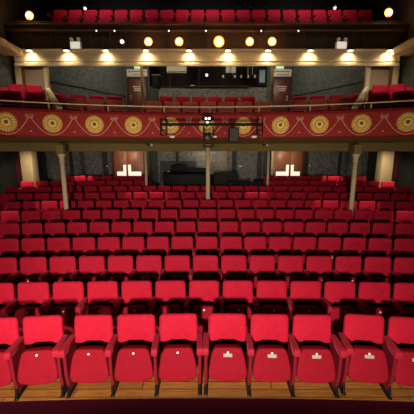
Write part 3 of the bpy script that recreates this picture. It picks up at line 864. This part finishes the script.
# ------------------------------------------------------------------ sound desk and chairs at the back of the stalls
zf = .97
p = at(163, 174, 11.5); q = at(246, 174, 11.5)
t = thing('sound_desk', 'long dark sound mixing desk behind the middle stalls rows', 'desk', ((p.x+q.x)/2, 11.8, .86))
w = (q.x-p.x)/2; zt = p.z-.86
MB().box(-w, w*.25, -.3, .35, 0, zt, .02).build('cabinet', M['desk'], t)
MB().add([(w*.25, -.3, 0), (w, -.3, 0), (w*.78, -.3, zt+.06), (w*.25, -.3, zt+.06), (w*.25, .35, 0), (w, .35, 0), (w*.78, .35, zt+.06), (w*.25, .35, zt+.06)],
         [(0,1,2,3),(4,5,6,7),(0,1,5,4),(1,2,6,5),(2,3,7,6),(3,0,4,7)]).build('side_rack', M['desk'], t)
MB().add([(-w, -.28, zt), (w*.2, -.28, zt), (w*.2, .1, zt+.07), (-w, .1, zt+.07), (-w, .1, zt), (w*.2, .1, zt)], [(0,1,2,3),(0,3,4),(1,5,2),(3,2,5,4),(0,4,5,1)]).build('control_panel', M['blackplastic'], t)
pz = at(178, 165, 11.75)
t2 = thing('monitor', 'black monitor standing on the left of the sound desk', 'monitor', (pz.x, 11.95, .86+zt))
MB().box(-.30, .30, -.03, .05, .06, pz.z-(.86+zt), .015).build('screen_housing', M['blackplastic'], t2)
MB().box(-.10, .10, -.06, .08, 0, .07).build('stand', M['blackplastic'], t2)
p3 = at(196, 168, 11.75)
t3 = thing('equipment_rack', 'low black equipment box on the sound desk beside the monitor', 'equipment box', (p3.x+.05, 11.95, .86+zt))
MB().box(-.45, .45, -.1, .15, 0, p3.z-(.86+zt), .015).build('case', M['desk'], t3)
MB().box(-.43, .43, -.106, -.1, .02, p3.z-(.86+zt)-.02).build('front_panel', M['blackplastic'], t3)
q = at(165.5, 177, 11.5)
t4 = thing('desk_lamp', 'small desk lamp with pale head at the left end of desk', 'lamp', (q.x+.06, 11.62, .86+zt))
MB().tube([(0, 0, 0), (-.02, 0, .06), (.04, -.05, .10)], .008, 6).build('stem', M['iron'], t4)
MB().lathe([(.02, .02), (.03, -.02)], 8, (.05, -.06, .10)).build('head', M['white'], t4)
def black_chair(x, y, z, label):
    t = thing('black_chair', label, 'chair', (x, y, z), 0, 'black chairs beside the sound desk')
    out = round_poly([(-.22, .19, .04), (.22, .19, .04), (.21, -.19, .04), (-.21, -.19, .04)])
    pillow(out, .02, .03, ((0, .01, .70), (1, 0, 0), (0, .1, .99), (0, -.99, .1))).build('backrest', M['blackplastic'], t)
    MB().box(-.22, .22, -.42, .0, .42, .47, .015).build('seat', M['blackplastic'], t)
    for sx in (-.19, .19):
        for sy in (-.38, -.02):
            o = MB().tube([(0, 0, 0), (0, 0, .43)], .013, 6).build('leg', M['iron'], t); o.location = (sx, sy, 0)
    for sx in (-.19, .19): MB().tube([(sx, -.01, .44), (sx, .03, .60)], .012, 6).build('back_post', M['iron'], t)
for i, px in enumerate((232, 245, 257.5)):
    X = at(px, 183, 11.2).x
    black_chair(X, 11.22, .86, 'black chair right of the sound desk, %s from left' % ORD[i+1])
# panels and small notices on the back wall
for xa, xb, ya, yb, lab in ((160, 175, 161, 182, 'tall grey acoustic panel on back wall left of the monitor'), (181, 196, 161, 175, 'short grey acoustic panel on back wall right of the monitor')):
    a, b = at(xa, yb, 14.0), at(xb, ya, 14.0)
    tag(MB().box(a.x, b.x, 14.11, 14.19, max(a.z, 1.06), b.z, .01).build('acoustic_panel', M['greypanel']), lab, 'panel', 'acoustic panels')
for px, py, lab in ((240.5, 166.2, 'small white notice on the grey back wall right of centre column'), (107, 166.3, 'small white switch on the wall left of the left doors'), (309.5, 165.5, 'small white switch on the wall right of the right doors')):
    q = at(px, py, 14.12); w = .065 if px == 240.5 else .03
    tag(MB().box(q.x-w, q.x+w, 14.12, 14.155, q.z-.03, q.z+.03, .004).build('wall_notice' if px == 240.5 else 'wall_switch', M['disc']), lab, 'notice' if px == 240.5 else 'switch')
# curtains beside the pillars
for sg, w in ((-1, 'left'), (1, 'right')):
    vs = []; fs = []; nn = 40
    for i in range(nn+1):
        tt = i/nn; x = sg*(7.62-.5*tt); y = 11.75+.05*math.sin(tt*PI*12)
        for dy in (0, .03):
            for z in (1.0, 2.95): vs.append((x, y+dy, z))
    for i in range(nn):
        a = i*4
        fs += [(a, a+1, a+5, a+4), (a+2, a+3, a+7, a+6), (a, a+2, a+6, a+4), (a+1, a+3, a+7, a+5)]
    tag(MB().add(vs, fs, True).build('curtain', M['curtain']), 'dark maroon curtain beside the %s square pillar' % w, 'curtain')

# ------------------------------------------------------------------ lights
KE = 3300
def spot(loc, target, energy, col, size, blend=.6, soft=.1, name='stage_lamp'):
    d = bpy.data.lights.new(name, 'SPOT'); d.energy = energy; d.color = col; d.spot_size = math.radians(size); d.spot_blend = blend; d.shadow_soft_size = soft
    o = bpy.data.objects.new(name, d); COL.objects.link(o); o.location = loc
    o.rotation_euler = (Vector(target)-Vector(loc)).to_track_quat('-Z', 'Y').to_euler(); return o
KH, KZ = -2.3, 2.5
spot((-.5, KH, KZ), (-.5, KH+10, KZ-10*math.tan(math.radians(40))), KE, (1., .89, .80), 112, 1., .18)
spot((-3.4, -2.5, 2.9), (-2.4, 3.2, .35), 900, (1., .86, .74), 28, 1., .2)
# overhead lamp above the front row and added soft fill under the balcony near the doors
for X in (-1.9, 0, 1.9):
    spot((X, 1.6, 7.5), (X, 2.62, 0), 240, (1., .76, .46), 17, .9, .15, 'overhead_lamp')
# uplights on the stage edge for the balcony front, added fill lights above the gallery and in the balcony
for X in (-3.2, 0, 3.2):
    spot((X*.8, 1.15, 1.0), (X*1.15, 8.0, 5.2), 460, (1., .84, .66), 74, 1., .12, 'uplight')
for X in (-3.4, 0, 3.4):  # spots added in front of the gallery seats to brighten them
    spot((X, 9.4, 9.0), (X, 11.3, 7.4), 190, (1., .78, .80), 95, .9, .1, 'gallery_fill')
for sg in (-1, 1):  # unseen spots added to brighten the side bay seats
    spot((sg*6.1, 5.2, 5.4), (sg*5.7, 9.6, 5.0), 520, (1., .84, .72), 24, 1., .08, 'added_side_spot')
for sg in (-1, 1):
    spot((sg*6.1, 5.0, 5.6), (sg*4.0, 9.3, 4.5), 300, (1., .84, .74), 18, 1., .06, 'added_side_spot')  # unseen spot added to brighten the balcony seats beside the middle
    spot((sg*6.35, 10.4, 2.96), (sg*6.95, 11.5, 1.9), 80, (1., .84, .58), 80, 1., .05, 'soffit_downlight')  # extra spot added to brighten the square pillar
for X in (-3.1, -1.35, -.45, .45, 1.35, 3.1):  # unseen spots added to pick out the balcony's front row
    spot((X, 5.0, 8.6), (X, 9.0-X*X/22, 4.2), 130, (1., .86, .70), 13, .8, .05, 'added_front_row_spot')
spot((.03, 8.9, 7.0), (.05, 10.0, 4.55), 40, (1., .84, .72), 15, .5, .04, 'added_seat_spot')  # unseen spot added to brighten two middle second-row seats
for X, e in ((-3.0, 52), (3.0, 52), (0, 36)):  # unseen fill added for the balcony back wall, signs and booth
    d = bpy.data.lights.new('circle_fill', 'POINT'); d.energy = e; d.color = (1., .88, .68); d.shadow_soft_size = .15
    o = bpy.data.objects.new('circle_fill', d); COL.objects.link(o); o.location = (X, 12.2, 6.45)
for X, e in ((-3.6, 17), (0, 22), (3.6, 17)):  # unseen fill added to brighten the rear stalls wall
    d = bpy.data.lights.new('soffit_fill', 'POINT'); d.energy = e; d.color = (1., .86, .68); d.shadow_soft_size = .15
    o = bpy.data.objects.new('soffit_fill', d); COL.objects.link(o); o.location = (X, 13.35, 2.85)
# recessed downlights in the balcony soffit
DL = [((157, 193), 7, -1), ((257, 193), 7, -1), ((84, 177), 10, 0), ((331, 177), 10, 0), ((30, 185), 9, 0), ((386, 184), 9, 0),
      ((8, 214), 5, 0), ((406, 214), 5, 0), ((53, 203), 6, 0), ((362, 202), 6, 0), ((328, 202), 6, 0), ((136, 195), 7, 0)]
for i, ((px, py), r, _) in enumerate(DL, 1):
    q = at(px, py, ROWY[r]-.1)
    q.y = ROWY[r]+arcdy(q.x)-.05
    y1 = q.y-.30; lo_, hi_ = yf(q.x, 1.0), yf(q.x, 1.85)
    if lo_ < y1 < hi_: y1 = lo_ if y1-lo_ < hi_-y1 else hi_
    spot((q.x, y1, 3.08 if y1 <= lo_ else 2.98), (q.x, q.y+.02, q.z), 130, (1., .86, .76), 40 if r > 8 else 30, .5, .03, 'soffit_downlight')
for px, w in ((150.5, 'left'), (265, 'right')):
    q = at(px, 143.5, 9.05)
    t = thing('twin_downlight', 'tiny twin downlight under the balcony edge, %s of the centre column' % w, 'light', (q.x, yf(q.x, 1.3), 3.105), 0, 'tiny twin downlights')
    MB().box(-.09, .09, -.03, .04, -.02, .02, .006).build('housing', M['iron'], t)
    for sx in (-.05, .05):
        o = MB().lathe([(.025, .0), (.032, -.05), (.02, -.055)], 10).build('lamp_head', M['iron' if sx < 0 else 'white'], t); o.location = (sx, 0, -.02)

W = bpy.data.worlds.new('world'); S.world = W; W.use_nodes = True
W.node_tree.nodes['Background'].inputs['Color'].default_value = (.9, .75, .65, 1)
W.node_tree.nodes['Background'].inputs['Strength'].default_value = .006

S.view_settings.view_transform = 'Standard'; S.view_settings.look = 'None'
S.view_settings.gamma = 1; S.view_settings.use_curve_mapping = False
S.view_settings.exposure = 0.0
